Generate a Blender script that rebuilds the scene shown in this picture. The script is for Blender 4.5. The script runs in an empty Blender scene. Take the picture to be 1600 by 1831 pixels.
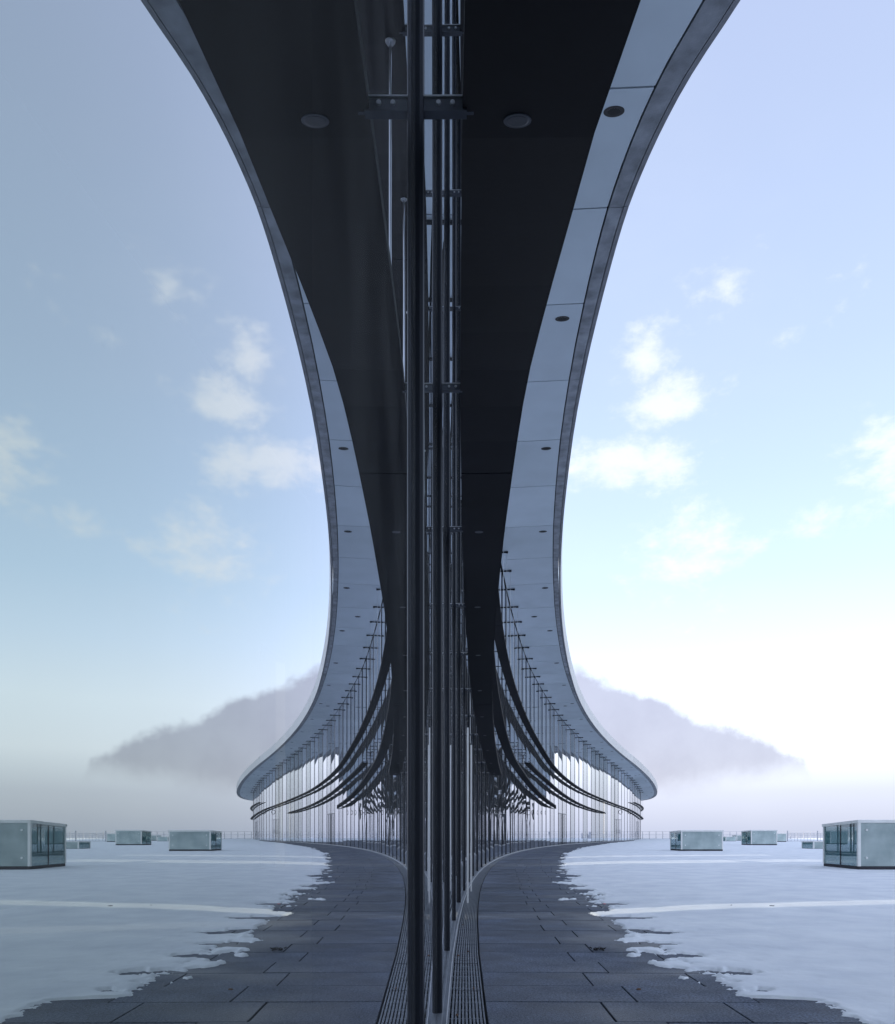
import bpy, bmesh, math, random
from mathutils import Vector, Matrix, noise
R = math.radians
random.seed(7)
sc = bpy.context.scene
col = sc.collection

# ------------------------------------------------------------------ camera
cam_d = bpy.data.cameras.new('camera')
cam = bpy.data.objects.new('camera', cam_d); col.objects.link(cam)
cam.location = (0, 0, 1.0); cam.rotation_euler = (R(90), 0, 0)
cam_d.sensor_fit = 'HORIZONTAL'; cam_d.sensor_width = 36.0
cam_d.lens = 36.0 * 1350 / 1600
cam_d.shift_y = 573.5 / 1600
cam_d.clip_start = 0.01; cam_d.clip_end = 20000
sc.camera = cam

# ------------------------------------------------------------------ sun and sky
SUN_EL = R(18); SUN_DIR = Vector((.97 * math.cos(SUN_EL), .24 * math.cos(SUN_EL), -math.sin(SUN_EL)))
sun_d = bpy.data.lights.new('sun', 'SUN'); sun_d.energy = 5.0; sun_d.angle = R(.5); sun_d.color = (1, .93, .82)
sun = bpy.data.objects.new('sun', sun_d); col.objects.link(sun)
sun.rotation_euler = SUN_DIR.to_track_quat('-Z', 'Y').to_euler(); sun.location = (-40, -10, 30)

world = bpy.data.worlds.new('World'); sc.world = world; world.use_nodes = True
wn = world.node_tree.nodes; wl = world.node_tree.links; wn.clear()

def nd(tree, typ, **kw):
    n = tree.nodes.new(typ)
    for k, v in kw.items(): setattr(n, k, v)
    return n

def build_world():
    T = world.node_tree
    def math_(op, a, b=None, c=None, clamp=False):
        n = nd(T, 'ShaderNodeMath', operation=op, use_clamp=clamp)
        for i, q in enumerate((a, b, c)):
            if q is None: continue
            if isinstance(q, (int, float)): n.inputs[i].default_value = q
            else: wl.new(q, n.inputs[i])
        return n.outputs[0]
    def smooth(x, lo, hi):
        n = nd(T, 'ShaderNodeMapRange', interpolation_type='SMOOTHSTEP')
        wl.new(x, n.inputs[0]); n.inputs[1].default_value = lo; n.inputs[2].default_value = hi
        return n.outputs[0]
    def mixc(f, a, b):
        n = nd(T, 'ShaderNodeMix', data_type='RGBA')
        if isinstance(f, (int, float)): n.inputs[0].default_value = f
        else: wl.new(f, n.inputs[0])
        for i, q in ((6, a), (7, b)):
            if isinstance(q, tuple): n.inputs[i].default_value = (*q, 1)
            else: wl.new(q, n.inputs[i])
        return n.outputs[2]
    tc = nd(T, 'ShaderNodeTexCoord')
    sep = nd(T, 'ShaderNodeSeparateXYZ'); wl.new(tc.outputs['Generated'], sep.inputs[0])
    x, y, z = sep.outputs
    az = math_('ARCTAN2', x, y); el = math_('ARCSINE', z)
    # clear-air gradient, sunlit haze near the horizon
    ramp = nd(T, 'ShaderNodeValToRGB'); wl.new(math_('MAXIMUM', z, 0.0), ramp.inputs[0])
    els = ramp.color_ramp.elements
    stops = [(0, (.46, .50, .65)), (.05, (.56, .59, .75)), (.10, (.84, .88, 1.02)), (.16, (.88, .96, 1.12)), (.23, (.73, .86, 1.09)), (.30, (.60, .755, 1.0)),
             (.40, (.52, .655, .895)), (.50, (.465, .575, .80)), (.65, (.42, .505, .715)), (.76, (.395, .465, .675)), (1.0, (.39, .455, .65))]
    els[0].position, els[0].color = stops[0][0], (*stops[0][1], 1)
    els[1].position, els[1].color = 1.0, (*stops[-1][1], 1)
    for p, c in stops[1:-1]:
        e = els.new(p); e.color = (*c, 1)
    colr = ramp.outputs[0]
    # small bright cumulus scraps
    nz = nd(T, 'ShaderNodeTexNoise'); nz.inputs['Scale'].default_value = 11; nz.inputs['Detail'].default_value = 9
    nz.inputs['Roughness'].default_value = .64; nz.inputs['Distortion'].default_value = .25
    mp = nd(T, 'ShaderNodeMapping'); mp.inputs['Scale'].default_value = (1, 1, 1.7); wl.new(tc.outputs['Generated'], mp.inputs[0]); wl.new(mp.outputs[0], nz.inputs[0])
    nf = math_('SUBTRACT', nz.outputs[0], .5)
    best = None
    for a, e, ra, re, s in [(.283, .50, .060, .030, 1.0), (.236, .445, .10, .028, 1.0), (.262, .545, .042, .034, .9), (.345, .60, .045, .022, .65),
                            (.320, .335, .065, .050, .95), (.53, .41, .042, .042, 1.1), (.485, .355, .06, .022, .6), (.50, .575, .05, .03, .22), (.42, .54, .05, .014, .4),
                            (.9, .45, .2, .06, .8), (1.5, .5, .25, .07, .8), (-.9, .5, .3, .07, .8), (-1.9, .4, .3, .08, .8), (2.4, .45, .3, .08, .8)]:
        da = math_('MULTIPLY', math_('SUBTRACT', az, a), 1 / ra); de = math_('MULTIPLY', math_('SUBTRACT', el, e), 1 / re)
        d = math_('SQRT', math_('ADD', math_('MULTIPLY', da, da), math_('MULTIPLY', de, de)))
        g = math_('MULTIPLY', math_('SUBTRACT', 1.25, math_('MULTIPLY', d, .62)), s)
        best = g if best is None else math_('MAXIMUM', best, g)
    nh = nd(T, 'ShaderNodeTexNoise'); nh.inputs['Scale'].default_value = 34; nh.inputs['Detail'].default_value = 6; nh.inputs['Roughness'].default_value = .6; wl.new(mp.outputs[0], nh.inputs[0])
    hf = math_('MULTIPLY', math_('SUBTRACT', nh.outputs[0], .5), 1.3)
    cm = smooth(math_('ADD', math_('ADD', math_('MULTIPLY', nf, 2.2), hf), best), .45, 1.35)
    colr = mixc(math_('MULTIPLY', cm, .72), colr, (.86, .88, .94))
    # general thin veil
    nv = nd(T, 'ShaderNodeTexNoise'); nv.inputs['Scale'].default_value = 2.2; nv.inputs['Detail'].default_value = 6
    wl.new(mp.outputs[0], nv.inputs[0])
    colr = mixc(math_('MULTIPLY', smooth(nv.outputs[0], .45, .75), .22), colr, (.74, .78, .88))
    # grey-violet cloud bank low on the horizon
    tr = nd(T, 'ShaderNodeValToRGB'); wl.new(math_('MULTIPLY_ADD', az, 1.0, .5, clamp=True), tr.inputs[0])
    te = tr.color_ramp.elements
    pts = [(.05, .10), (.30, .20), (.60, .235), (.669, .219), (.73, .190), (.80, .158), (.842, .137), (.887, .121), (.919, .104), (.940, .088), (.951, .062), (.960, .0), (1.0, 0)]
    te[0].position, te[0].color = pts[0][0], (pts[0][1],) * 3 + (1,)
    te[1].position, te[1].color = 1.0, (0, 0, 0, 1)
    for p, v in pts[1:-1]:
        q = te.new(p); q.color = (v, v, v, 1)
    nb = nd(T, 'ShaderNodeTexNoise'); nb.inputs['Scale'].default_value = 15; nb.inputs['Detail'].default_value = 10; nb.inputs['Roughness'].default_value = .62; wl.new(tc.outputs['Generated'], nb.inputs[0])
    nbf = math_('MULTIPLY', math_('SUBTRACT', nb.outputs[0], .5), .062)
    top = math_('SUBTRACT', math_('ADD', tr.outputs[0], nbf), el)
    bm = math_('MULTIPLY', smooth(top, -.004, .014), smooth(math_('SUBTRACT', math_('ADD', el, math_('MULTIPLY', nbf, .5)), math_('MINIMUM', math_('MAXIMUM', math_('MULTIPLY', math_('SUBTRACT', az, .08), .14), 0.0), .055)), .010, .050))
    bcol = mixc(smooth(math_('ADD', nb.outputs[0], math_('MULTIPLY', top, 2.0)), .35, .95), (.44, .445, .57), (.38, .38, .50))
    colr = mixc(math_('MULTIPLY', bm, .93), colr, bcol)
    sky = nd(T, 'ShaderNodeTexSky', sky_type='NISHITA', sun_disc=False)
    sky.sun_elevation = SUN_EL; sky.sun_rotation = math.atan2(-.97, -.24) % (2 * math.pi)
    sky.air_density = 1.0; sky.dust_density = 2.0; sky.altitude = 300
    b1 = nd(T, 'ShaderNodeBackground'); wl.new(sky.outputs[0], b1.inputs[0]); b1.inputs[1].default_value = .05
    b2 = nd(T, 'ShaderNodeBackground'); wl.new(colr, b2.inputs[0]); b2.inputs[1].default_value = 1.54
    ms = nd(T, 'ShaderNodeMixShader'); ms.inputs[0].default_value = .55
    wl.new(b1.outputs[0], ms.inputs[1]); wl.new(b2.outputs[0], ms.inputs[2])
    out = nd(T, 'ShaderNodeOutputWorld'); wl.new(ms.outputs[0], out.inputs[0])
build_world()
sc.view_settings.view_transform = 'Standard'; sc.view_settings.look = 'None'
sc.view_settings.exposure = 0.58; sc.view_settings.gamma = 1.0
sc.cycles.max_bounces = 12; sc.cycles.glossy_bounces = 8; sc.cycles.transparent_max_bounces = 12
sc.cycles.use_denoising = True

# ------------------------------------------------------------------ materials
def pm(name, c, rough=.6, metal=0.0, var=.12, scale=3.0, bump=0.0, bscale=60, spec=.5, c2=None, detail=6, coord='Object', stretch=(1, 1, 1)):
    m = bpy.data.materials.new(name); m.use_nodes = True
    t = m.node_tree; b = t.nodes['Principled BSDF']
    tc = nd(t, 'ShaderNodeTexCoord'); mp = nd(t, 'ShaderNodeMapping'); mp.inputs['Scale'].default_value = stretch
    t.links.new(tc.outputs[coord], mp.inputs[0])
    n = nd(t, 'ShaderNodeTexNoise'); n.inputs['Scale'].default_value = scale; n.inputs['Detail'].default_value = detail
    t.links.new(mp.outputs[0], n.inputs[0])
    r = nd(t, 'ShaderNodeValToRGB'); t.links.new(n.outputs[0], r.inputs[0])
    lo = tuple(max(0, v * (1 - var)) for v in c); hi = c2 if c2 else tuple(min(1, v * (1 + var)) for v in c)
    r.color_ramp.elements[0].position = .3; r.color_ramp.elements[0].color = (*lo, 1)
    r.color_ramp.elements[1].position = .7; r.color_ramp.elements[1].color = (*hi, 1)
    t.links.new(r.outputs[0], b.inputs['Base Color'])
    b.inputs['Roughness'].default_value = rough; b.inputs['Metallic'].default_value = metal
    b.inputs['Specular IOR Level'].default_value = spec
    if bump:
        n2 = nd(t, 'ShaderNodeTexNoise'); n2.inputs['Scale'].default_value = bscale; n2.inputs['Detail'].default_value = 5
        t.links.new(mp.outputs[0], n2.inputs[0])
        bp = nd(t, 'ShaderNodeBump'); bp.inputs['Strength'].default_value = bump; bp.inputs['Distance'].default_value = .01
        t.links.new(n2.outputs[0], bp.inputs['Height']); t.links.new(bp.outputs[0], b.inputs['Normal'])
    return m

def glass_mat(name, base, tint, trans, bump, graze=.45, smudge=True):
    """coated architectural glass: a strong mirror coat over a tinted see-through pane"""
    m = bpy.data.materials.new(name); m.use_nodes = True
    t = m.node_tree; t.nodes.clear(); L = t.links
    out = nd(t, 'ShaderNodeOutputMaterial')
    g = nd(t, 'ShaderNodeBsdfGlossy'); g.inputs['Roughness'].default_value = 0.0
    tr = nd(t, 'ShaderNodeBsdfTransparent'); tr.inputs[0].default_value = (*trans, 1)
    fr = nd(t, 'ShaderNodeFresnel'); fr.inputs[0].default_value = 1.52
    mr = nd(t, 'ShaderNodeMath', operation='MULTIPLY_ADD', use_clamp=True); mr.inputs[1].default_value = graze; mr.inputs[2].default_value = base
    L.new(fr.outputs[0], mr.inputs[0])
    f2 = nd(t, 'ShaderNodeMath', operation='MULTIPLY', use_clamp=True); f2.inputs[1].default_value = 2.2; L.new(fr.outputs[0], f2.inputs[0])
    mc = nd(t, 'ShaderNodeMix', data_type='RGBA'); L.new(f2.outputs[0], mc.inputs[0])
    mc.inputs[6].default_value = (*tint, 1); mc.inputs[7].default_value = (.96, .97, 1, 1)
    L.new(mc.outputs[2], g.inputs[0])
    ms = nd(t, 'ShaderNodeMixShader'); L.new(mr.outputs[0], ms.inputs[0]); L.new(tr.outputs[0], ms.inputs[1]); L.new(g.outputs[0], ms.inputs[2])
    tc = nd(t, 'ShaderNodeTexCoord')
    if bump:
        n = nd(t, 'ShaderNodeTexNoise'); n.inputs['Scale'].default_value = .8; n.inputs['Detail'].default_value = 1.5
        L.new(tc.outputs['Object'], n.inputs[0])
        bp = nd(t, 'ShaderNodeBump'); bp.inputs['Strength'].default_value = 1; bp.inputs['Distance'].default_value = bump
        L.new(n.outputs[0], bp.inputs['Height']); L.new(bp.outputs[0], g.inputs['Normal'])
    last = ms.outputs[0]
    if smudge:      # thin film of dust and dried drops on the pane
        d = nd(t, 'ShaderNodeBsdfDiffuse'); d.inputs[0].default_value = (.5, .52, .5, 1)
        n1 = nd(t, 'ShaderNodeTexNoise'); n1.inputs['Scale'].default_value = 3.5; n1.inputs['Detail'].default_value = 8; L.new(tc.outputs['Object'], n1.inputs[0])
        n2 = nd(t, 'ShaderNodeTexVoronoi'); n2.inputs['Scale'].default_value = 90; L.new(tc.outputs['Object'], n2.inputs[0])
        a = nd(t, 'ShaderNodeMapRange'); L.new(n1.outputs[0], a.inputs[0]); a.inputs[1].default_value = .35; a.inputs[2].default_value = .8; a.inputs[3].default_value = .012; a.inputs[4].default_value = .07
        s = nd(t, 'ShaderNodeMapRange'); L.new(n2.outputs['Distance'], s.inputs[0]); s.inputs[1].default_value = .09; s.inputs[2].default_value = .03; s.inputs[3].default_value = 0; s.inputs[4].default_value = .10
        n3 = nd(t, 'ShaderNodeTexNoise'); n3.inputs['Scale'].default_value = 6; L.new(tc.outputs['Object'], n3.inputs[0])
        s3 = nd(t, 'ShaderNodeMapRange'); L.new(n3.outputs[0], s3.inputs[0]); s3.inputs[1].default_value = .58; s3.inputs[2].default_value = .7
        mu = nd(t, 'ShaderNodeMath', operation='MULTIPLY'); L.new(s.outputs[0], mu.inputs[0]); L.new(s3.outputs[0], mu.inputs[1])
        ad = nd(t, 'ShaderNodeMath', operation='ADD'); L.new(a.outputs[0], ad.inputs[0]); L.new(mu.outputs[0], ad.inputs[1])
        m2 = nd(t, 'ShaderNodeMixShader'); L.new(ad.outputs[0], m2.inputs[0]); L.new(last, m2.inputs[1]); L.new(d.outputs[0], m2.inputs[2])
        last = m2.outputs[0]
    L.new(last, out.inputs[0])
    return m

M = {}
M['glass'] = glass_mat('facade_glass', .52, (.84, .935, .855), (.72, .74, .70), .0004, graze=.62)
M['mullion'] = pm('anodised_profile', (.007, .010, .017), .5, .1, .15, 8, .05, 90, spec=.22)
M['nose'] = pm('nose_highlight', (.05, .058, .075), .35, .5, .1, 8)  # lighter metal on the far nose facets, an edge highlight put into colour
M['gasket'] = pm('black_gasket', (.008, .008, .010), .7)
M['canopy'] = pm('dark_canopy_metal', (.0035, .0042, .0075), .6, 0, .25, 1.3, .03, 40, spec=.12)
M['bracket'] = pm('bracket_steel', (.07, .078, .095), .4, .6, .15, 6)
M['rod'] = pm('stainless_rod', (.55, .57, .60), .3, .8, .08, 6)
M['lens'] = pm('lamp_lens', (.045, .048, .06), .35, 0, .2, 40)
M['recess'] = pm('lamp_recess_shade', (.012, .012, .015), .6)
M['soffit'] = pm('soffit_panel', (.43, .50, .57), .62, 0, .05, 1.1, .04, 120)
M['concrete'] = pm('edge_concrete', (.22, .24, .275), .85, 0, .34, 3.1, .25, 45)
M['drip'] = pm('drip_edge', (.17, .18, .205), .6, .2, .2, 4, .1, 40)
M['fascia'] = pm('fascia_metal', (.63, .62, .595), .5, 0, .05, 1.5)
M['void'] = pm('dark_void', (.015, .016, .018), .9)
M['interior'] = pm('interior_wall', (.10, .10, .095), .8, 0, .2, .8)
M['floor_in'] = pm('interior_floor', (.12, .12, .115), .5, 0, .15, 1)
M['frame'] = pm('door_aluminium', (.72, .73, .74), .35, .4, .06, 6)
M['paver'] = pm('paver_stone', (.080, .097, .135), .72, 0, .30, 3.2, .5, 110, spec=.35)
M['joint'] = pm('joint_sand', (.020, .021, .022), .9)
M['snow'] = pm('snow', (.90, .925, .96), .8, 0, .10, 1.8, 1.0, 7, spec=.25, detail=8)
M['grate'] = pm('grate_steel', (.26, .28, .31), .42, .7, .2, 20, .05, 80)
M['sill'] = pm('sill_metal', (.26, .28, .31), .4, .5, .15, 6)
M['boxframe'] = pm('skylight_frame', (.80, .80, .77), .5, .2, .06, 5)
M['plinth'] = pm('skylight_plinth', (.035, .035, .045), .7)
M['boxglass'] = glass_mat('skylight_clear_glass', .03, (.75, .9, .92), (.86, .93, .93), .0006, graze=.38, smudge=False)
M['frost'] = pm('skylight_frosted_glass', (.40, .505, .50), .22, 0, .18, 1.6, .05, 30, c2=(.55, .64, .62))
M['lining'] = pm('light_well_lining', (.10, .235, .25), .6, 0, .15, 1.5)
M['fields'] = pm('winter_fields', (.36, .38, .44), .9, 0, .25, .01, coord='Object')
M['white'] = pm('clamp_white', (.8, .8, .78), .4)
M['fence'] = pm('fence_metal', (.50, .50, .53), .5, .2, .1, 3)
M['leaf'] = pm('dead_leaf', (.13, .065, .035), .8, 0, .3, 30)
M['twig'] = pm('wet_debris', (.012, .010, .010), .7, 0, .4, 40)
M['red'] = pm('red_scrap', (.55, .03, .03), .5)

def wet_stone(m):
    """slab-to-slab tone and dark damp stains on the stone"""
    t = m.node_tree; b = t.nodes['Principled BSDF']; L = t.links
    src = b.inputs['Base Color'].links[0].from_socket
    oi = nd(t, 'ShaderNodeObjectInfo'); mr = nd(t, 'ShaderNodeMapRange'); L.new(oi.outputs['Random'], mr.inputs[0]); mr.inputs[3].default_value = .82; mr.inputs[4].default_value = 1.14
    ge = nd(t, 'ShaderNodeNewGeometry'); n = nd(t, 'ShaderNodeTexNoise'); n.inputs['Scale'].default_value = .9; n.inputs['Detail'].default_value = 7; L.new(ge.outputs['Position'], n.inputs[0])
    st = nd(t, 'ShaderNodeMapRange'); L.new(n.outputs[0], st.inputs[0]); st.inputs[1].default_value = .36; st.inputs[2].default_value = .62; st.inputs[3].default_value = .62; st.inputs[4].default_value = 1.06
    mu = nd(t, 'ShaderNodeMath', operation='MULTIPLY'); L.new(mr.outputs[0], mu.inputs[0]); L.new(st.outputs[0], mu.inputs[1])
    vm = nd(t, 'ShaderNodeVectorMath', operation='SCALE'); L.new(src, vm.inputs[0]); L.new(mu.outputs[0], vm.inputs['Scale'])
    g = nd(t, 'ShaderNodeTexNoise'); g.inputs['Scale'].default_value = 70; g.inputs['Detail'].default_value = 3; L.new(ge.outputs['Position'], g.inputs[0])
    gm = nd(t, 'ShaderNodeMapRange'); L.new(g.outputs[0], gm.inputs[0]); gm.inputs[1].default_value = .33; gm.inputs[2].default_value = .68; gm.inputs[3].default_value = .40; gm.inputs[4].default_value = 1.6
    vo = nd(t, 'ShaderNodeTexVoronoi'); vo.inputs['Scale'].default_value = 26; L.new(ge.outputs['Position'], vo.inputs[0])
    vr = nd(t, 'ShaderNodeMapRange'); L.new(vo.outputs['Distance'], vr.inputs[0]); vr.inputs[1].default_value = .07; vr.inputs[2].default_value = .14; vr.inputs[3].default_value = .45; vr.inputs[4].default_value = 1
    mg = nd(t, 'ShaderNodeMath', operation='MULTIPLY'); L.new(gm.outputs[0], mg.inputs[0]); L.new(vr.outputs[0], mg.inputs[1])
    v2 = nd(t, 'ShaderNodeVectorMath', operation='SCALE'); L.new(vm.outputs[0], v2.inputs[0]); L.new(mg.outputs[0], v2.inputs['Scale'])
    L.new(v2.outputs[0], b.inputs['Base Color'])
    rr = nd(t, 'ShaderNodeMapRange'); L.new(n.outputs[0], rr.inputs[0]); rr.inputs[1].default_value = .36; rr.inputs[2].default_value = .62; rr.inputs[3].default_value = .42; rr.inputs[4].default_value = .78
    L.new(rr.outputs[0], b.inputs['Roughness'])
wet_stone(M['paver'])
def piece_tone(m, lo, hi):
    """panel-to-panel differences in tone"""
    t = m.node_tree; b = t.nodes['Principled BSDF']; src = b.inputs['Base Color'].links[0].from_socket
    oi = nd(t, 'ShaderNodeObjectInfo'); mr = nd(t, 'ShaderNodeMapRange'); t.links.new(oi.outputs['Random'], mr.inputs[0]); mr.inputs[3].default_value = lo; mr.inputs[4].default_value = hi
    vm = nd(t, 'ShaderNodeVectorMath', operation='SCALE'); t.links.new(src, vm.inputs[0]); t.links.new(mr.outputs[0], vm.inputs['Scale']); t.links.new(vm.outputs[0], b.inputs['Base Color'])
piece_tone(M['soffit'], .93, 1.06); piece_tone(M['concrete'], .85, 1.12); piece_tone(M['fascia'], .92, 1.04); piece_tone(M['frost'], .85, 1.1)

# ------------------------------------------------------------------ helpers
def tag(o, label=None, cat=None, group=None, kind=None):
    if label: o['label'] = label
    if cat: o['category'] = cat
    if group: o['group'] = group
    if kind: o['kind'] = kind
    return o

def link(name, me, m=None, parent=None):
    if m and not me.materials: me.materials.append(M[m] if isinstance(m, str) else m)
    o = bpy.data.objects.new(name, me); col.objects.link(o)
    if parent: o.parent = parent
    return o

def empty(name, loc=(0, 0, 0)):
    o = bpy.data.objects.new(name, None); col.objects.link(o); o.location = loc; o.empty_display_size = .3
    return o

class MB:
    def __init__(s): s.v = []; s.f = []; s.mi = []; s.cur = 0
    def face(s, *pts):
        i = len(s.v); s.v += [tuple(p) for p in pts]; s.f.append(tuple(range(i, i + len(pts)))); s.mi.append(s.cur)
    def hexa(s, p):   # 8 corners: bottom 4 (ccw), top 4
        i = len(s.v); s.v += [tuple(q) for q in p]
        for q in ((3, 2, 1, 0), (4, 5, 6, 7), (0, 1, 5, 4), (1, 2, 6, 5), (2, 3, 7, 6), (3, 0, 4, 7)):
            s.f.append(tuple(i + k for k in q)); s.mi.append(s.cur)
    def box(s, a, b):
        (x0, y0, z0), (x1, y1, z1) = a, b
        s.hexa([(x0, y0, z0), (x1, y0, z0), (x1, y1, z0), (x0, y1, z0), (x0, y0, z1), (x1, y0, z1), (x1, y1, z1), (x0, y1, z1)])
    def cyl(s, p0, p1, r0, r1=None, n=10, caps=True):
        p0, p1 = Vector(p0), Vector(p1); r1 = r0 if r1 is None else r1
        d = (p1 - p0).normalized(); u = d.orthogonal().normalized(); w = d.cross(u)
        i = len(s.v)
        for p, r in ((p0, r0), (p1, r1)):
            for k in range(n):
                a = 2 * math.pi * k / n; s.v.append(tuple(p + u * (r * math.cos(a)) + w * (r * math.sin(a))))
        for k in range(n):
            s.f.append((i + k, i + (k + 1) % n, i + n + (k + 1) % n, i + n + k)); s.mi.append(s.cur)
        if caps:
            s.f.append(tuple(i + k for k in range(n))[::-1]); s.mi.append(s.cur)
            s.f.append(tuple(i + n + k for k in range(n))); s.mi.append(s.cur)
    def mesh(s, name, mats=None, smooth=False):
        me = bpy.data.meshes.new(name); me.from_pydata(s.v, [], s.f)
        if mats:
            for q in mats: me.materials.append(M[q])
            if len(mats) > 1: me.polygons.foreach_set('material_index', s.mi)
        bm = bmesh.new(); bm.from_mesh(me); bmesh.ops.recalc_face_normals(bm, faces=bm.faces); bm.to_mesh(me); bm.free()
        if smooth: me.polygons.foreach_set('use_smooth', [True] * len(me.polygons))
        me.update(); return me
    def build(s, name, m, parent=None, smooth=False):
        return link(name, s.mesh(name, [m] if isinstance(m, str) else m, smooth), None, parent)

def interp(x, xs, ys):
    if x <= xs[0]: return ys[0]
    for i in range(len(xs) - 1):
        if x <= xs[i + 1]:
            return ys[i] + (ys[i + 1] - ys[i]) * (x - xs[i]) / (xs[i + 1] - xs[i])
    return ys[-1]

def spline(x, xs, ys):      # monotone-ish cubic for smooth runs
    if x <= xs[0]: return ys[0]
    if x >= xs[-1]: return ys[-1]
    for i in range(len(xs) - 1):
        if x <= xs[i + 1]: break
    def m(k):
        if k == 0: return (ys[1] - ys[0]) / (xs[1] - xs[0])
        if k == len(xs) - 1: return (ys[-1] - ys[-2]) / (xs[-1] - xs[-2])
        a = (ys[k] - ys[k - 1]) / (xs[k] - xs[k - 1]); b = (ys[k + 1] - ys[k]) / (xs[k + 1] - xs[k])
        return 0 if a * b < 0 else (a + b) / 2
    h = xs[i + 1] - xs[i]; t = (x - xs[i]) / h
    return ((2 * t**3 - 3 * t**2 + 1) * ys[i] + (t**3 - 2 * t**2 + t) * h * m(i) + (-2 * t**3 + 3 * t**2) * ys[i + 1] + (t**3 - t**2) * h * m(i + 1))

# ------------------------------------------------------------------ plan of the curved facade (bay number n -> metres)
BAY = 2.15; N0, N1 = -10, 64
TK = [-14, -3, -2, -1, 0, 1, 2, 24, 32, 39, 41, 43, 45, 47, 49, 52, 54, 56, 59, 63, 67]
TV = [-.13, -.012, 0, .0145, .0225, .034, .043, .27, .36, .415, .41, .40, .39, .365, .34, .30, .22, .08, -.25, -.8, -1.3]
def th(n): return interp(n, TK, TV)
NODE = {-2: Vector((-.081, -.22))}
for k in range(-2, N1): NODE[k + 1] = NODE[k] + BAY * Vector((math.sin(th(k)), math.cos(th(k))))
for k in range(-2, N0, -1): NODE[k - 1] = NODE[k] - BAY * Vector((math.sin(th(k - 1)), math.cos(th(k - 1))))
def nrm(n):
    t = th(n - .5); return Vector((math.cos(t), -math.sin(t)))
def tng(n):
    t = th(n - .5); return Vector((math.sin(t), math.cos(t)))
def P(n, off=0.0, z=0.0):
    i = max(N0, min(N1 - 1, math.floor(n))); q = NODE[i] + (NODE[i + 1] - NODE[i]) * (n - i) + nrm(n) * off
    return Vector((q.x, q.y, z))
EYE = 1.0
HR_N = [-14, 0, 2, 4, 6, 8, 13, 15, 17, 20, 23, 28.6, 38, 46, 50, 53, 57, 64]
HR_V = [9.0, 9.3, 9.8, 10.3, 10.7, 11.0, 11.1, 10.85, 10.6, 10.2, 10.0, 9.4, 8.4, 7.25, 6.6, 6.1, 5.5, 5.2]
def roof_z(n): return EYE + spline(n, HR_N, HR_V)
GR_N = [-10, 0, 1.5, 2.35, 2.75, 3.3, 3.95, 5.2, 6.6, 9.45, 12.5, 16.6, 20.7, 24, 30, 64]; GR_V = [4.6, 3.9, 3.35, 2.93, 2.70, 2.50, 2.37, 2.28, 2.23, 2.18, 2.14, 2.09, 2.06, 2.0, 1.95, 2.05]
SI_N = [-10, 0, 1.5, 2.35, 2.8, 3.2, 3.55, 3.98, 5.08, 6.6, 9.45, 12.6, 16.6, 20.5, 24, 30, 37, 42, 48, 64]; SI_V = [5.1, 4.4, 3.85, 3.38, 3.09, 2.91, 2.80, 2.71, 2.63, 2.57, 2.53, 2.46, 2.39, 2.36, 2.26, 2.26, 2.26, 2.38, 2.43, 2.43]
def groove(n): return spline(n, GR_N, GR_V)
def sil(n): return spline(n, SI_N, SI_V)

# ------------------------------------------------------------------ setting: terrain, terrace slab
m = MB(); m.face((-6000, -6000, -14), (6000, -6000, -14), (6000, 9000, -14), (-6000, 9000, -14))
tag(m.build('terrain', 'fields'), kind='structure')
m = MB(); m.box((-60, -40, -.6), (150, 136, -.035))
tag(m.build('terrace_slab', 'joint'), kind='structure')

# stone paving beside the facade: individual slabs near the camera, one cut sheet beyond
paving = empty('paving', (0, 0, 0)); tag(paving, kind='structure')
ROW = .47; S0 = -.22
def s_to_n(y): return -2 + (y - S0) / BAY
GRATE_IN, GRATE_OUT = .055, .25
rows = int((25 - S0) / ROW)
for k in range(rows):
    na, nb = s_to_n(S0 + k * ROW + .003), s_to_n(S0 + (k + 1) * ROW - .003)
    j0 = GRATE_OUT + .012
    js = [j0, .97 + random.uniform(-.05, .05)] if k % 2 else [j0, 1.22 + random.uniform(-.06, .05)]
    while js[-1] < 4.2: js.append(js[-1] + .72 + random.uniform(-.01, .01))
    for a, b in zip(js, js[1:]):
        g = .0055
        c = P((na + nb) / 2, (a + b) / 2); dz = random.uniform(-.0022, .0022); e = .003
        tilt = random.uniform(-.0015, .0015)
        mb = MB()
        q = [P(na, a + g), P(na, b - g), P(nb, b - g), P(nb, a + g)]
        q = [Vector((p.x - c.x, p.y - c.y, 0)) for p in q]
        top = [Vector((p.x, p.y, dz + tilt * p.x)) for p in q]
        ins = [p * (1 - e / max(p.length, .1)) for p in top]
        i = len(mb.v); mb.v = [tuple((p.x, p.y, -.034)) for p in q] + [(p.x, p.y, p.z - e) for p in top] + [tuple(p) for p in ins]
        mb.f = [(8, 9, 10, 11)] + [(r, (r + 1) % 4, 4 + (r + 1) % 4, 4 + r) for r in range(4)] + [(4 + r, 4 + (r + 1) % 4, 8 + (r + 1) % 4, 8 + r) for r in range(4)]
        mb.mi = [0] * len(mb.f)
        o = mb.build('paving_slab', 'paver', paving); o.location = (c.x, c.y, 0)
m = MB(); nn = s_to_n(S0 + rows * ROW)
step = ROW / BAY
while nn < 56:
    for a, b in ((.262, .97), (.98, 1.69), (1.70, 2.41), (2.42, 3.2), (3.21, 4.4), (4.41, 7)):
        z = random.uniform(-.002, .002)
        m.face(P(nn + .003, a, z), P(nn + .003, b, z), P(nn + step - .003, b, z), P(nn + step - .003, a, z))
    nn += step
tag(m.build('far_slabs', 'paver', paving), kind='stuff')

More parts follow.
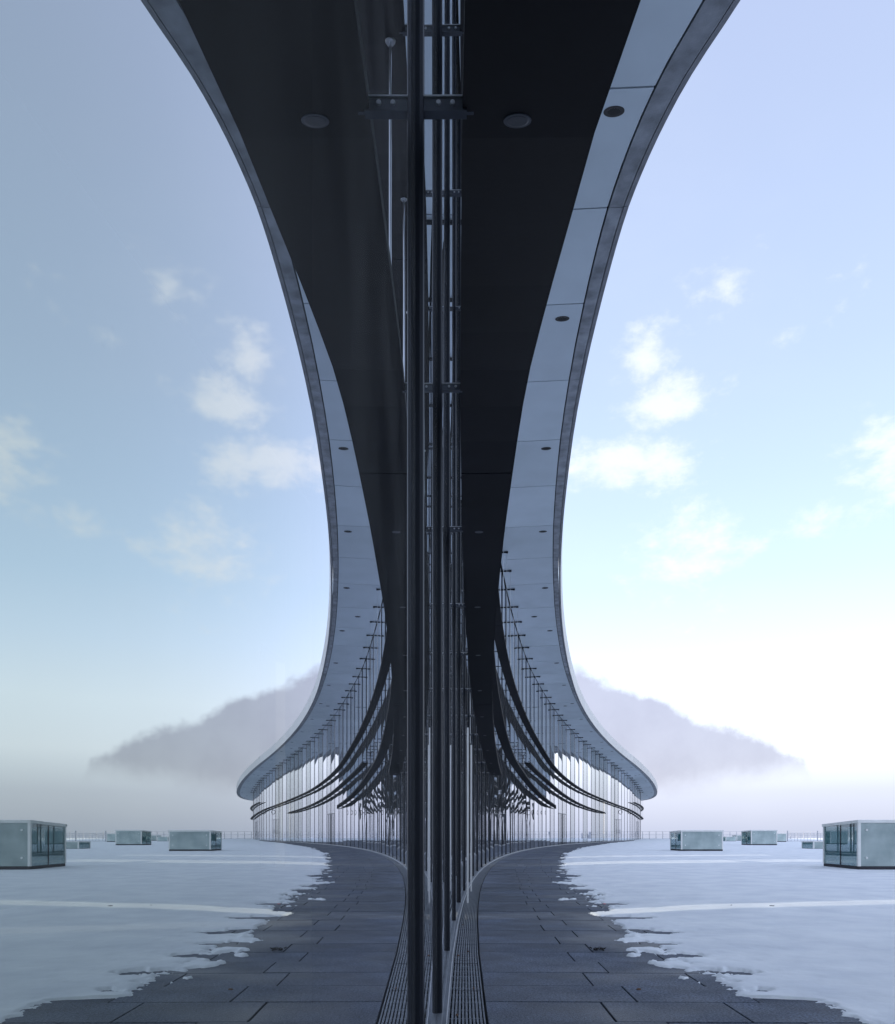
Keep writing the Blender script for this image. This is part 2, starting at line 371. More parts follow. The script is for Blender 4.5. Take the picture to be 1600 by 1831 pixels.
# ------------------------------------------------------------------ snow
EY = [-40, -5, 2, 3.6, 4.02, 4.5, 4.6, 4.9, 5.5, 6.4, 7.5, 8.7, 11.2, 13.4, 16.7, 22, 29, 37, 52, 75, 95, 136]
EX = [2.6, 2.4, 2.3, 2.15, 2.12, 2.14, 1.74, 1.80, 1.78, 1.70, 1.78, 1.90, 2.12, 2.28, 2.55, 3.3, 4.5, 5.8, 9.4, 16.4, 23.6, 33]
def fbm(x, y, s, o=4):
    v = 0; a = 1; t = 0
    for i in range(o):
        v += a * noise.noise(Vector((x * s, y * s, 3.7 + i * 9))); t += a; a *= .55; s *= 2.1
    return v / t
LOBES = [(1.96, 8.35, .24, .15, .40), (1.66, 5.66, .20, .12, .38), (1.50, 6.15, .13, .07, .30), (2.15, 7.50, .45, .13, -.75), (1.70, 7.05, .35, .10, .40), (2.0, 6.75, .25, .08, -.40),
         (1.65, 6.45, .30, .10, .32), (1.95, 6.10, .22, .09, -.50), (2.1, 5.35, .3, .10, -.55), (1.60, 5.20, .10, .05, .25), (1.85, 9.3, .35, .22, .45), (2.3, 8.85, .4, .12, -.45), (2.35, 10.6, .4, .2, -.40),
         (1.75, 11.3, .35, .25, .30), (2.0, 4.75, .16, .07, -.3), (1.9, 12.9, .4, .3, .35), (2.6, 12.1, .4, .25, -.4), (2.2, 15.2, .5, .4, .45), (2.9, 17.5, .5, .5, -.5)]
def snow_z(x, y):
    d = x - interp(y, EY, EX)
    d -= .035
    if d < 1.5:
        fade = max(0.0, 1 - max(0, d) / 1.5)
        amp = .55 if y > 5.0 else .16
        d += fade * (amp * fbm(x * .8, y, 2.3, 3) + .55 * amp * fbm(x + 7, y, 8, 3) + .10 * fbm(x, y + 3, 24, 2))
    for lx, ly, rx, ry, a in LOBES:
        rx *= .75; ry *= 1.15
        if abs(x - lx) < 2.2 * rx and abs(y - ly) < 2.2 * ry:
            d += a * math.exp(-((x - lx) / rx) ** 2 * 1.2 - ((y - ly) / ry) ** 2 * 1.2)
    t = max(0, min(1, (d + .01) / .10)); t = t * t * (3 - 2 * t)
    deep = max(0, min(1, d / 1.6))
    z = -.008 + t * .022 + deep * .035 + t * (.014 * fbm(x, y, 1.1, 3) + .009 * fbm(x * .6, y * 1.2, 4.5, 3))
    return z, d
def build_snow():
    ys = []; y = -8.0
    while y < 133:
        ys.append(y); y += .12 if y < 2.6 else max(.016, .0052 * y)
    offs = []; o = -.75
    while o < 1.1: offs.append(o); o += .017
    st = .02
    while o < 130: offs.append(o); st *= 1.17; o += st
    V = []; F = []; keep = []
    W = len(offs)
    for j, y in enumerate(ys):
        e = interp(y, EY, EX); k = 1 + max(0, y - 14) / 16
        for i, o in enumerate(offs):
            x = e + (o * k if o < 1.1 else o - 1.1 + 1.1 * k)
            z, d = snow_z(x, y); V.append((x, y, z)); keep.append(z > -.0045)
    for j in range(len(ys) - 1):
        for i in range(W - 1):
            q = (j * W + i, j * W + i + 1, (j + 1) * W + i + 1, (j + 1) * W + i)
            if any(keep[k] for k in q): F.append(q)
    me = bpy.data.meshes.new('snow'); me.from_pydata(V, [], F)
    bm = bmesh.new(); bm.from_mesh(me); bmesh.ops.delete(bm, geom=[v for v in bm.verts if not v.link_faces], context='VERTS'); bm.to_mesh(me); bm.free()
    me.polygons.foreach_set('use_smooth', [True] * len(me.polygons))
    o = link('snow', me, 'snow'); tag(o, 'melting snow cover with a ragged edge over the stone terrace', 'snow', kind='stuff')
build_snow()

# ------------------------------------------------------------------ the building
bld = empty('curved_building', P(0)); bld.location = (0, 0, 0)
tag(bld, 'long curving glass building with dark sloping canopies and wide overhanging roof', 'building')

# mullions
for n in range(N0, N1 + 1):
    m = MB(); c = P(n); t = tng(n); w = nrm(n); zt = roof_z(n) + .05
    if n >= N1 - 0: break
    prof = [(-.024, -.02), (-.024, .011), (-.019, .019), (-.006, .022), (-.004, .016), (.004, .016), (.006, .022), (.019, .019), (.024, .011), (.024, -.02)]
    for z0, z1 in ((.0, zt),):
        pts = [t * a + w * b for a, b in prof]
        lo = [Vector((p.x, p.y, z0)) for p in pts]; hi = [Vector((p.x, p.y, z1)) for p in pts]
        i = len(m.v); k = len(prof); m.v += [tuple(p) for p in lo + hi]
        for r in range(k): m.f.append((i + r, i + (r + 1) % k, i + k + (r + 1) % k, i + k + r)); m.mi.append(1 if r in (6, 7) else 0)
        m.f.append(tuple(i + k + r for r in range(k))); m.mi.append(0)
    pts = [(-.03, -.26), (.03, -.26), (.03, -.04), (-.03, -.04)]
    q = [t * a + w * b for a, b in pts]
    m.hexa([(p.x, p.y, 0) for p in q] + [(p.x, p.y, zt) for p in q])
    o = m.build('mullion', ['mullion', 'nose'], bld); o.location = (c.x, c.y, 0)

# panes: insulating glass, each very slightly pillowed and out of true
DOORS = {3: 1, 27: 1, 28: 1, 41: 1, 42: 1, 46: 1}
for n in range(N0, N1 - 1):
    a, b = NODE[n], NODE[n + 1]; c = (a + b) / 2; t = (b - a).normalized(); w = Vector((t.y, -t.x))
    L = (b - a).length; flat = n in (-2, -3)
    ry = 0 if flat else random.gauss(0, .0028); rx = 0 if flat else random.gauss(0, .0016)
    if 5 <= n <= 24: ry *= 1.3; rx *= 1.2
    bul = 0 if flat else random.uniform(.0008, .0035) * random.choice((1, 1, -1))
    if 6 <= n <= 22 and not flat: bul *= .7
    wv = random.choice((1, 2, 2, 3)); ph = random.uniform(0, .8)
    nu, nv = (1, 1) if flat else (8, 16)
    m = MB(); z0 = .045
    zr = lambda u: roof_z(n + u) + .03
    for j in range(nv + 1):
        for i in range(nu + 1):
            u, v = i / nu, j / nv; z = z0 + (zr(u) - z0) * v
            off = bul * math.sin(math.pi * u) * math.sin(math.pi * (v * wv + ph)) + ry * (u - .5) * L + rx * (v - .5) * .8
            p = t * ((u - .5) * (L - .02)) + w * off; m.v.append((p.x, p.y, z))
    for j in range(nv):
        for i in range(nu):
            q = j * (nu + 1) + i; m.f.append((q, q + 1, q + nu + 2, q + nu + 1)); m.mi.append(0)
    me = m.mesh('glass_pane', ['glass'], True)
    o = link('glass_pane', me, None, bld); o.location = (c.x, c.y, 0)

# sill profile
m = MB(); x = N0 + .0
while x < N1 - 1.01:
    for o0, o1, z0, z1 in ((-.06, .022, -.03, .030), (.022, .044, -.03, .012)):
        m.hexa([P(x, o0, z0), P(x, o1, z0), P(x + .5, o1, z0), P(x + .5, o0, z0), P(x, o0, z1), P(x, o1, z1), P(x + .5, o1, z1), P(x + .5, o0, z1)])
    x += .5
sl = m.build('sill', 'sill', bld)
m = MB(); x = N0 + .0
while x < N1 - 1.01:
    m.hexa([P(x, .0442, -.03), P(x, .050, -.03), P(x + .5, .050, -.03), P(x + .5, .0442, -.03), P(x, .0442, .016), P(x, .050, .016), P(x + .5, .050, .016), P(x + .5, .0442, .016)]); x += .5
m.build('sill_edge', 'frame', sl)
# floor and rear wall with added sun-streak slots, seen dimly through the glass
m = MB(); x = N0
while x < N1 - 2:
    m.face(P(x, -.27, -.01), P(x + 1, -.27, -.01), P(x + 1, -6, -.01), P(x, -6, -.01)); x += 1
m.build('interior_floor', 'floor_in', bld)
SLOTS = [(1.30, 1.60), (7.45, 8.45), (10.5, 11.1)]  # openings added to let sun streaks through onto paving and snow
cuts = [N0] + [q for s in SLOTS for q in s] + [58]
for i in range(0, len(cuts), 2):
    a, b = cuts[i], cuts[i + 1]; m = MB(); k = max(1, int((b - a) / 1.0)); st = (b - a) / k
    for r in range(k):
        x0, x1 = a + r * st, a + (r + 1) * st
        z0, z1 = roof_z(x0) + .5, roof_z(x1) + .5
        m.hexa([P(x0, -6.3, -.03), P(x0, -6, -.03), P(x1, -6, -.03), P(x1, -6.3, -.03), P(x0, -6.3, z0), P(x0, -6, z0), P(x1, -6, z1), P(x1, -6.3, z1)])
    m.build('rear_wall', 'interior', bld)

def slope_rot(n, f):
    d = (f(n + .1) - f(n - .1)) / (.2 * BAY); t = tng(n); w = nrm(n)
    y = Vector((t.x, t.y, d)).normalized(); x = Vector((w.x, w.y, 0)); z = x.cross(y)
    return Matrix((x, y, z)).transposed().to_euler()
for s0, s1 in SLOTS:        # added blocker hiding the bright sky above each slot
    zt = roof_z(s0) + .5; lo = [P(s0 + .002, -6.29), P(s0 + .002, -6.01), P(s1 - .002, -6.01), P(s1 - .002, -6.29)]
    m = MB(); m.hexa([Vector((r.x, r.y, 6.2)) for r in lo] + [Vector((r.x, r.y, zt)) for r in lo]); m.build('slot_blocker', 'interior', bld)
for s0, s1 in SLOTS:        # unseen baffles along the sun direction, added to hide the sky behind
    for k, s_ in enumerate((s0, s1)):
        z = roof_z(s_) + .3; d = Vector((-.97, -.24, 0)) * 5; g = Vector((-.03, .12, 0)) * (1 if k else -1)
        p = P(s_, -6.31); q = p + d; m = MB(); lo = [p, p + g, q + g, q]
        m.hexa([Vector((r.x, r.y, -.03)) for r in lo] + [Vector((r.x, r.y, z)) for r in lo]); m.build('slot_baffle', 'interior', bld)
# roof: deck, soffit panels with lamps, concrete edge, drip strip, fascia
m = MB(); x = N0
while x < N1 - 2:
    a, b = x, x + .5
    za, zb = roof_z(a), roof_z(b)
    i0, i1 = -6.3, None
    m.hexa([P(a, -6.3, za + .05), P(a, sil(a) - .10, za + .05), P(b, sil(b) - .10, zb + .05), P(b, -6.3, zb + .05),
            P(a, -6.3, za + .70), P(a, sil(a) - .10, za + .70), P(b, sil(b) - .10, zb + .70), P(b, -6.3, zb + .70)])
    x += .5
m.build('roof_deck', 'void', bld)
J = [-9.0, -7.6, -6.2, -4.8, -3.4, -2.1, -.9, .2, 1.1, 2.0, 2.88, 3.95, 5.18, 6.58, 8.05, 9.45, 10.95, 12.45, 13.85, 15.2, 16.6, 18.0]
while J[-1] < 60: J.append(J[-1] + 1.4)
cup = MB(); cup.cyl((0, 0, 0), (0, 0, .028), 1, 1, 20); ring = None
for i in range(len(J) - 1):
    a, b = J[i] + .007, J[i + 1] - .007
    za, zb = roof_z(a), roof_z(b); zo = .0
    ia, ib = .03, .03
    m = MB(); st = 5 if a < 5 else 2
    for r in range(st):
        x0, x1 = a + (b - a) * r / st, a + (b - a) * (r + 1) / st
        pts = [P(x0, ia, roof_z(x0)), P(x0, groove(x0) - .012, roof_z(x0)), P(x1, groove(x1) - .012, roof_z(x1)), P(x1, ib, roof_z(x1))]
        m.hexa(pts + [p + Vector((0, 0, .03)) for p in pts])
    pan = m.build('soffit_panel', 'soffit', bld)
    # interior ceiling strip
    lights = []
    if i % 2 == 0 and J[i] > 2.5 or J[i] < 2.5 and i % 2 == 0: lights.append((a + .16 * (b - a), 1.0))
    if i % 7 == 5: lights.append((a + .40 * (b - a), .55))
    for ln, kind in lights:
        off = (groove(ln) - .38) if kind == 1.0 else groove(ln) * .5
        if ln < 3.2: off = groove(ln) - .42
        p = P(ln, off, roof_z(ln))
        r = .13; m = MB()
        # flush trim ring and near-black disc; the recess shade is in the colour
        nseg = 24
        def circ(rr, z): return [Vector((rr * math.cos(2 * math.pi * k / nseg), rr * math.sin(2 * math.pi * k / nseg), z)) for k in range(nseg)]
        c0, c1, c2, c3 = circ(r, .006), circ(r, -.006), circ(r * .86, -.006), circ(r * .62, -.0035)
        m.cur = 0
        for A, B in ((c0, c1), (c1, c2)):
            for k in range(nseg): m.face(A[k], A[(k + 1) % nseg], B[(k + 1) % nseg], B[k])
        for k in range(nseg): m.face(c2[k], c2[(k + 1) % nseg], c3[(k + 1) % nseg], c3[k])
        m.cur = 1; m.face(*circ(r * .62, -.004))
        lm = m.build('downlight', ['recess', 'void'], pan); lm.location = p; lm.rotation_euler = slope_rot(ln, roof_z); lm.scale = (1.12, .72, 1)
for i in range(0, len(J) - 2, 2):
    a, b = J[i + 1] + .003, J[min(i + 3, len(J) - 1)] - .003
    if b <= a: continue
    m = MB(); m2 = MB(); m3 = MB(); st = 12 if a < 6 else 4
    for r in range(st):
        x0, x1 = a + (b - a) * r / st, a + (b - a) * (r + 1) / st
        z0, z1 = roof_z(x0), roof_z(x1); up = Vector((0, 0, .12))
        pts = [P(x0, groove(x0) + .018, z0 - .004), P(x0, sil(x0) - .095, z0 - .004), P(x1, sil(x1) - .095, z1 - .004), P(x1, groove(x1) + .018, z1 - .004)]
        m.hexa(pts + [p + up for p in pts])
        pts = [P(x0, sil(x0) - .078, z0 + .004), P(x0, sil(x0) - .005, z0 + .004), P(x1, sil(x1) - .005, z1 + .004), P(x1, sil(x1) - .078, z1 + .004)]
        m2.hexa(pts + [p + up for p in pts])
        f = .06
        pts = [P(x0, sil(x0) - .05, z0 + .13), P(x0, sil(x0) + .0, z0 + .01), P(x1, sil(x1) + .0, z1 + .01), P(x1, sil(x1) - .05, z1 + .13)]
        tp = [P(x0, sil(x0) - .09, z0 + .78), P(x0, sil(x0) + f, z0 + .78), P(x1, sil(x1) + f, z1 + .78), P(x1, sil(x1) - .09, z1 + .78)]
        m3.hexa(pts + tp)
    m.build('concrete_edge', 'concrete', bld); m2.build('drip_strip', 'drip', bld); m3.build('fascia_panel', 'fascia', bld)

# canopies: dark sloping blades hung in front of the glass on brackets and rods
CI, CO, CT = .118, .462, .055
def tooth(m, n, z, o0, o1, hw, h):
    t = tng(n); w = nrm(n); c = P(n)
    q = []
    for zz in (z, z + h):
        for (u, v) in ((-hw, o0), (-hw, o1), (hw, o1), (hw, o0)):
            p = t * u + w * v; q.append((c.x + p.x, c.y + p.y, zz))
    m.hexa(q)
def canopy(n0, n1, xs, ys, lamps=True, first_joint=None, taper=1.2):
    hz = lambda n: EYE + spline(n, xs, ys)
    m = MB(); k = int((n1 - n0) / .2); g = .004
    joints = []
    if first_joint is not None:
        j = first_joint
        while j > n0: j -= 4
        while j < n1: joints.append(j); j += 4
    bounds = [n0] + [j for j in joints if n0 + .2 < j < n1 - .2] + [n1]
    root = None
    for bi in range(len(bounds) - 1):
        a, b = bounds[bi] + (.003 if bi else 0), bounds[bi + 1] - (.003 if bi < len(bounds) - 2 else 0)
        k = max(2, int((b - a) / .2)); m_ = MB()
        for r in range(k):
            x0, x1 = a + (b - a) * r / k, a + (b - a) * (r + 1) / k
            def co(x): return CI + (CO - CI) * max(.12, min(1, (n1 - x) / taper + .1)) if n1 - x < taper and n1 > 12 else CO + max(0, min(.05, (-1.05 - x) * .2))
            z0, z1 = hz(x0), hz(x1)
            lo = [P(x0, CI, z0), P(x0, co(x0), z0), P(x1, co(x1), z1), P(x1, CI, z1)]
            m_.hexa(lo + [p + Vector((0, 0, CT)) for p in lo])
            # upturned outer lip
            lo = [P(x0, co(x0) + .001, z0 + .012), P(x0, co(x0) + .012, z0 + .012), P(x1, co(x1) + .012, z1 + .012), P(x1, co(x1) + .001, z1 + .012)]
            m_.hexa(lo + [p + Vector((0, 0, .075)) for p in lo])
        if root is None: root = m_.build('canopy', 'canopy', bld)
        else: m_.build('canopy_section', 'canopy', root)
    for n in range(math.ceil(n0), math.floor(n1) + 1):
        z = hz(n); m = MB()
        m.cur = 0; tooth(m, n, z + .002, .016, CI + .03, .009, .026)     # web plate
        tooth(m, n, z - .006, .016, CI + .012, .012, .008)              # lower flange
        m.cur = 1; tooth(m, n, z + .029, .015, CI + .004, .014, .004)   # bright upper flange
        t = tng(n); w = nrm(n); c = P(n)
        for o in (.058, .094):                                          # bolt heads on the side facing along the facade
            p = c + Vector((w.x * o, w.y * o, 0)) - Vector((t.x * .009, t.y * .009, 0)); p.z = z + .016
            m.cyl(p, p - Vector((t.x * .004, t.y * .004, 0)), .007, .006, 10)
        m.build('bracket', ['bracket', 'rod'], root)
        if lamps:
            p = P(n + .015, .262, hz(n + .015) + .0015); m = MB(); m.cur = 0
            m.cyl((0, 0, .006), (0, 0, -.003), .037, .036, 24); m.cur = 1; m.cyl((0, 0, -.0025), (0, 0, -.004), .031, .026, 24)
            o = m.build('downlight', ['bracket', 'lens'], root); o.location = p; o.rotation_euler = slope_rot(n, hz); o.scale = (1, .75, .7)
    return root, hz
A_X = [-4, -2, -1.3, -1, -.5, 0, 1, 2, 3, 4, 5, 6, 7, 8, 9.2]; A_Y = [1.50, 1.58, 1.71, 1.84, 2.14, 2.39, 2.49, 2.51, 2.48, 2.39, 2.28, 2.19, 2.09, 1.96, 1.82]
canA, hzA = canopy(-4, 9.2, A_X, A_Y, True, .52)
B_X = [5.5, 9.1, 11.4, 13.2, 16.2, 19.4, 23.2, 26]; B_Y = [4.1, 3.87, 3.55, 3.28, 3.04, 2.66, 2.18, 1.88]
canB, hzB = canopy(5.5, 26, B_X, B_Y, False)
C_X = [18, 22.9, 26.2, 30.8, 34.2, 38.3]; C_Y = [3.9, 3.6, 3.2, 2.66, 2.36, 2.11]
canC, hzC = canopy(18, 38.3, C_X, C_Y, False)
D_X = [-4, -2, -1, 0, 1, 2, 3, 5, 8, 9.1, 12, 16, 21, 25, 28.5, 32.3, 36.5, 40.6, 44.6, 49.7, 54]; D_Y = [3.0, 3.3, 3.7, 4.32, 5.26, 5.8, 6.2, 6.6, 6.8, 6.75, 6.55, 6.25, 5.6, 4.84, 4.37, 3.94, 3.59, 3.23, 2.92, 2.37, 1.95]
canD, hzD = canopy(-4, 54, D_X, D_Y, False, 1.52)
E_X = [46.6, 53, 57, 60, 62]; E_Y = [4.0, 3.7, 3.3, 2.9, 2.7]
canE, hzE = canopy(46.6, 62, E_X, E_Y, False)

# hanger arms under the roof and slim rods carrying the upper canopy
for n in range(-4, 54):
    z = roof_z(n) - .03; m = MB(); tooth(m, n, z - .05, -.20, .40, .022, .055); tooth(m, n, z - .065, .30, .40, .03, .07)
    arm = m.build('hanger_arm', 'mullion', bld)
    m = MB(); p = P(n, .35, z - .06); q = P(n, .35, hzD(n) + .05); m.cyl(p, q, .007, n=6)
    m.build('tie_rod', 'rod', arm)
for n in range(-3, 9):
    m = MB(); p = P(n + .03, .20, hzD(n + .03)); q = P(n + .03, .20, hzA(n + .03) + .05)
    m.cyl(p, q, .0075, n=8); m.cyl(p, p - Vector((0, 0, .012)), .03, .024, 14)
    m.build('tie_rod', 'rod', canA)
# round floodlight clipped under the long canopy
m = MB(); c = P(44.2, .62, hzD(44.2) - .32); t = tng(44.2); w = nrm(44.2)
for k in range(16):
    a0, a1 = 2 * math.pi * k / 16, 2 * math.pi * (k + 1) / 16
    f = lambda a: c + Vector((w.x * .27 * math.cos(a), w.y * .27 * math.cos(a), .27 * math.sin(a)))
    m.cyl(f(a0), f(a1), .035, n=6)
m.cyl(c + Vector((0, 0, .27)), P(44.2, .36, hzD(44.2)), .03, n=6)
m.build('floodlight_ring', 'mullion', canD)

# glass doors with pale frames set into single bays
def door(n, posts, head, w=.05, proud=.10, mat='frame', inner=.004, beam=True):
    root = None
    for o in posts:
        m = MB(); tooth(m, n + o, .0, inner, proud, w / 2, head)
        ob = m.build('door_frame' if root is None else 'door_post', mat, bld if root is None else root)
        root = root or ob
    if not beam: return
    t0, t1 = n + posts[0], n + posts[-1]
    m = MB(); a, b = t0 + .02, t1 - .02
    m.hexa([P(a, inner + .002, head - .05), P(a, proud - .003, head - .05), P(b, proud - .003, head - .05), P(b, inner + .002, head - .05),
            P(a, inner + .002, head), P(a, proud - .003, head), P(b, proud - .003, head), P(b, inner + .002, head)])
    m.build('door_head', mat, root)
    for o in posts[1:-1] if n > 40 else []:
        m = MB(); q = P(n + o + .05, proud + .05, .9); m.cyl(q, q + Vector((0, 0, .5)), .014, n=8)
        for zz in (.95, 1.35): m.cyl(P(n + o + .05, .02, zz), P(n + o + .05, proud + .05, zz), .008, n=6)
        m.build('door_handle', 'rod', root)
door(3.12, (0, 1.0), 2.50, .03, .125, inner=.098, beam=False)
door(15.1, (0, .45, .9), 2.5, .05, .022, 'bracket')
door(27.05, (0, .4, .8, 1.15, 1.55, 1.95), 2.62, .05, .022, 'bracket')
door(41.05, (0, .5, 1.0, 1.45, 1.95), 2.62, .05, .022, 'bracket')
door(49.5, (0, .5, 1.0), 2.6, .05, .022, 'bracket')

# ------------------------------------------------------------------ drainage channel with slotted gratings along the sill
def grating(na, nb, first):
    root = empty('drain_grating', P(na)); k = 6
    root.location = (0, 0, 0)
    for o0, o1 in ((GRATE_IN - .004, GRATE_IN + .005), (GRATE_OUT - .005, GRATE_OUT + .003)):
        m = MB()
        for r in range(k):
            x0, x1 = na + (nb - na) * r / k, na + (nb - na) * (r + 1) / k
            m.hexa([P(x0, o0, -.03), P(x0, o1, -.03), P(x1, o1, -.03), P(x1, o0, -.03), P(x0, o0, .003), P(x0, o1, .003), P(x1, o1, .003), P(x1, o0, .003)])
        m.build('rim', 'grate', root)
    m = MB(); nbar = 9; w = (GRATE_OUT - GRATE_IN - .02)
    for i in range(nbar):
        o = GRATE_IN + .012 + w * (i + .5) / nbar - .001
        for r in range(k):
            x0, x1 = na + .004 + (nb - na - .008) * r / k, na + .004 + (nb - na - .008) * (r + 1) / k
            m.hexa([P(x0, o - .0058, -.025), P(x0, o + .0058, -.025), P(x1, o + .0058, -.025), P(x1, o - .0058, -.025),
                    P(x0, o - .0058, .001), P(x0, o + .0058, .001), P(x1, o + .0058, .001), P(x1, o - .0058, .001)])
    s = m.build('slats', 'grate', root); s['kind'] = 'stuff'
    m = MB(); c = 5
    for i in range(c):
        x = na + (nb - na) * (i + .5) / c
        if i % 2 == 0 or True:
            h = .0022
            m.hexa([P(x - h, GRATE_IN + .006, -.024), P(x - h, GRATE_OUT - .006, -.024), P(x + h, GRATE_OUT - .006, -.024), P(x + h, GRATE_IN + .006, -.024),
                    P(x - h, GRATE_IN + .006, -.003), P(x - h, GRATE_OUT - .006, -.003), P(x + h, GRATE_OUT - .006, -.003), P(x + h, GRATE_IN + .006, -.003)])
    m.build('cross_bars', 'grate', root)['kind'] = 'stuff'
    return root
gl = 1.0 / BAY; x = -2.0; i = 0
ordinal = ['nearest', 'second', 'third', 'fourth', 'fifth', 'sixth', 'seventh', 'eighth', 'ninth', 'tenth', 'eleventh', 'twelfth']
while x < 9:
    g = grating(x, x + gl - .002, i == 0)
    tag(g, 'steel slotted drain grating in the line along the foot of the glass wall', 'grating', 'drain gratings along the glass wall'); x += gl; i += 1
m = MB()
while x < 54:
    for o0, o1 in ((GRATE_IN, .10), (.11, .15), (.16, .20), (.21, GRATE_OUT)):
        m.face(P(x, o0, .0), P(x, o1, .0), P(x + .5, o1, .0), P(x + .5, o0, .0))
    x += .5
tag(m.build('drain_channel', 'grate'), kind='structure')

# ------------------------------------------------------------------ glass rooflight boxes standing in the snow
def skylight(x, y, w, d, h, rot, label, slope=.05, big=False, panes=2, rock=0):
    root = empty('skylight_box', (x, y, 0)); root.rotation_euler.z = R(rot)
    tag(root, label, 'skylight', 'glass skylight boxes on the snowy terrace')
    f = .07; pl = .13 * min(1, h); cap = .075 * min(1.0, h + .15)
    m = MB(); m.box((.015, .015, -.02), (w - .015, d - .015, pl)); m.build('plinth', 'plinth', root)
    for px, py in ((0, 0), (w - f, 0), (0, d - f), (w - f, d - f)):
        m = MB(); m.box((px, py, pl), (px + f, py + f, h - cap - (slope if py > 0 else 0) * .9)); m.build('corner_post', 'boxframe', root)
    m = MB(); e = .02
    m.hexa([(-e, -e, h - cap), (w + e, -e, h - cap), (w + e, d + e, h - cap - slope), (-e, d + e, h - cap - slope),
            (-e, -e, h), (w + e, -e, h), (w + e, d + e, h - slope), (-e, d + e, h - slope)])
    m.build('cap', 'boxframe', root)
    zt = h - cap - .005
    for k in range(panes if big else 1):     # frosted front and rear
        w0 = f + (w - 2 * f) * k / (panes if big else 1); w1 = f + (w - 2 * f) * (k + 1) / (panes if big else 1)
        for yy in (.012, d - .02):
            m = MB(); m.box((w0 + .004, yy, pl + .004), (w1 - .004, yy + .01, zt - (slope if yy > .1 else 0))); m.build('frosted_pane', 'frost', root)
    for xx in (.012, w - .022):              # clear sides
        for k in range(panes):
            y0 = f + (d - 2 * f) * k / panes; y1 = f + (d - 2 * f) * (k + 1) / panes
            m = MB(); s0, s1 = slope * y0 / d, slope * y1 / d
            m.hexa([(xx, y0 + .003, pl + .004), (xx + .01, y0 + .003, pl + .004), (xx + .01, y1 - .003, pl + .004), (xx, y1 - .003, pl + .004),
                    (xx, y0 + .003, zt - s0), (xx + .01, y0 + .003, zt - s0), (xx + .01, y1 - .003, zt - s1), (xx, y1 - .003, zt - s1)])
            m.build('clear_pane', 'boxglass', root)
        if panes > 1 and h > .8:
            m = MB(); m.box((xx - .003, d / 2 - .012, pl), (xx + .014, d / 2 + .012, zt - slope * .6)); m.build('glazing_bar', 'plinth', root)
    # dark lightwell lining behind the clear sides
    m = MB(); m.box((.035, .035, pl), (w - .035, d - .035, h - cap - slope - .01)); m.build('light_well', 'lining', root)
    if h > 1:
        for px in (.22, w - .22):
            for pz in (pl + .22, zt - .18):
                m = MB(); m.cyl((px, .012, pz), (px, -.012, pz), .028, n=12); m.build('glass_clamp', 'white', root)
    return root
skylight(10.66, 19.60, 2.4, 1.95, 1.335, -1.5, 'largest glass skylight box, nearest, cut off by the right edge', .09, True)
skylight(12.22, 39.50, 2.2, 1.95, 1.135, 0, 'wide frosted skylight box standing closest to the glass building', .06)
skylight(23.40, 58.2, 2.02, 1.95, 1.215, 0, 'mid-sized frosted skylight box between the wide one and the nearest one', .08)
skylight(21.80, 45.0, 1.8, 1.5, .50, 0, 'low dark skylight box half hidden behind the nearest one', .03, panes=1)
skylight(31.3, 85.0, 1.2, 1.4, .58, 0, 'small low skylight box far off, right beside the wide frosted one', .03, panes=1)
skylight(34.85, 91.0, 1.8, 1.5, .73, 0, 'far dark-sided skylight box just left of the mid-sized one', .03, panes=1)
skylight(34.2, 79.0, 1.28, 1.5, .95, 0, 'far pale skylight box peeking out right of the mid-sized one', .03, panes=1)

# ------------------------------------------------------------------ railings at the edge of the terrace
def railing(x0, x1, y, h, bars, post_gap, label, post_h=0, r=.025):
    root = empty('railing', (x0, y, 0)); tag(root, label, 'railing')
    for z in (h, h * .80, .10) if bars else (h, h * .66, .12):
        m = MB(); m.box((0, -r * .8, z - r * .8), (x1 - x0, r * .8, z + r * .8)); m.build('rail', 'fence', root)
    pb = MB(); pb.box((-r * 1.6, -r * 1.3, -.03), (r * 1.6, r * 1.3, h + post_h)); pme = pb.mesh('post', ['fence'])
    x = 0
    while x <= x1 - x0:
        o = link('post', pme, None, root); o.location = (x, 0.06, 0); x += post_gap
    if bars:
        bb = MB(); bb.box((-.012, -.012, .1), (.012, .012, h)); bme = bb.mesh('bar', ['fence']); x = bars; 
        while x < x1 - x0:
            o = link('bar', bme, None, root); o.location = (x, 0, 0); x += bars
    return root
railing(20, 95, 118, 1.19, 0, 1.05, 'thin grey railing along the far edge of the terrace', r=.022)
railing(37.4, 52.5, 83, .95, .36, 3.3, 'pale barred railing behind the skylights on the right', .28, r=.03)

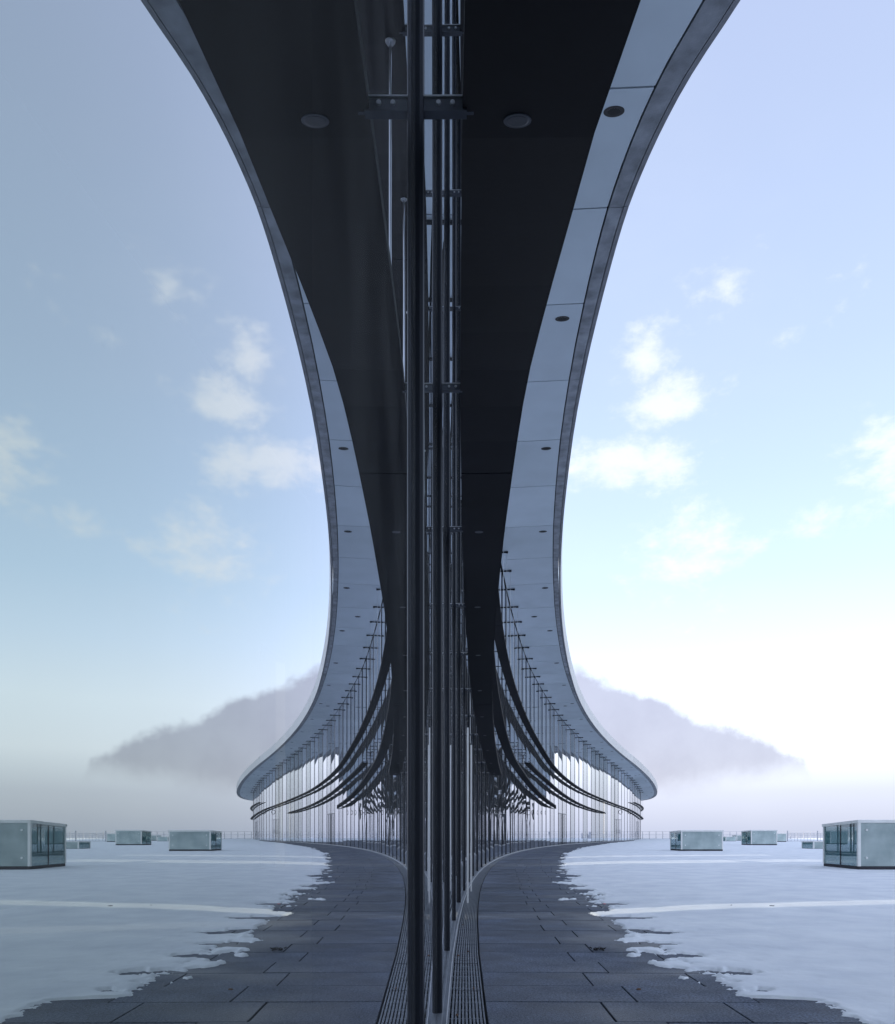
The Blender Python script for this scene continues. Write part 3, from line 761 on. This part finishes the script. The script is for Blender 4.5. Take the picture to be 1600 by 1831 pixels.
# ------------------------------------------------------------------ litter on the paving
m = MB(); random.seed(3)
for k in range(26):
    a = Vector((random.uniform(-.065, .06), random.gauss(0, .016), random.uniform(.004, .018))); d = Vector((random.uniform(-1, 1), random.uniform(-.5, .5), random.uniform(-.1, .3))).normalized() * random.uniform(.012, .035)
    m.cyl(a, a + d, .006, .002, 6)
o = m.build('leaf_clump', 'twig'); o.location = (1.285, 6.42, 0); o.rotation_euler.z = R(-12); tag(o, 'black clump of wet leaves and twigs lying on the dark paving', 'debris')
def leaf(x, y, z, s, rot, mat, name, label, cat, group=None):
    m = MB(); pts = []
    for k in range(9):
        a = 2 * math.pi * k / 9; r = s * (.75 + .4 * random.random()); pts.append(Vector((r * math.cos(a), .6 * r * math.sin(a), .004 + .35 * s * (math.cos(a) ** 2) * random.random())))
    c = Vector((0, 0, .012))
    for k in range(9): m.face(c, pts[k], pts[(k + 1) % 9]); m.face(c - Vector((0, 0, .003)), pts[(k + 1) % 9] - Vector((0, 0, .003)), pts[k] - Vector((0, 0, .003)))
    o = m.build(name, mat); o.location = (x, y, z); o.rotation_euler.z = rot; tag(o, label, cat, group); return o
leaf(2.17, 10.45, .012, .028, .4, 'red', 'paper_scrap', 'tiny red scrap at the edge of the snow', 'litter')
leaf(3.72, 9.9, .045, .022, .9, 'twig', 'dead_leaf', 'small dark leaf on the snow left of the larger speck', 'leaf')
leaf(4.22, 9.82, .045, .036, .1, 'twig', 'dead_leaf', 'dark curled leaf lying across the sunlit streak on the snow', 'leaf')
leaf(1.215, 4.80, .002, .022, .2, 'leaf', 'dead_leaf', 'brown dead leaf on the paving near the snow', 'leaf')
for n_, o_, l_ in ((.02, .10, 'dead leaf on the grating nearest the bottom of the picture'), (.35, .20, 'dead leaf on the outer slats of the drain grating'), (.95, .09, 'orange-brown leaf on the inner slats beside the sill'), (1.05, .17, 'small dead leaf on the grating beyond the orange-brown one'), (1.9, .10, 'tiny leaf on the far drain grating by the second mullion')):
    p = P(n_, o_); leaf(p.x, p.y, .002, .011, random.random() * 3, 'leaf', 'dead_leaf', l_, 'leaf')
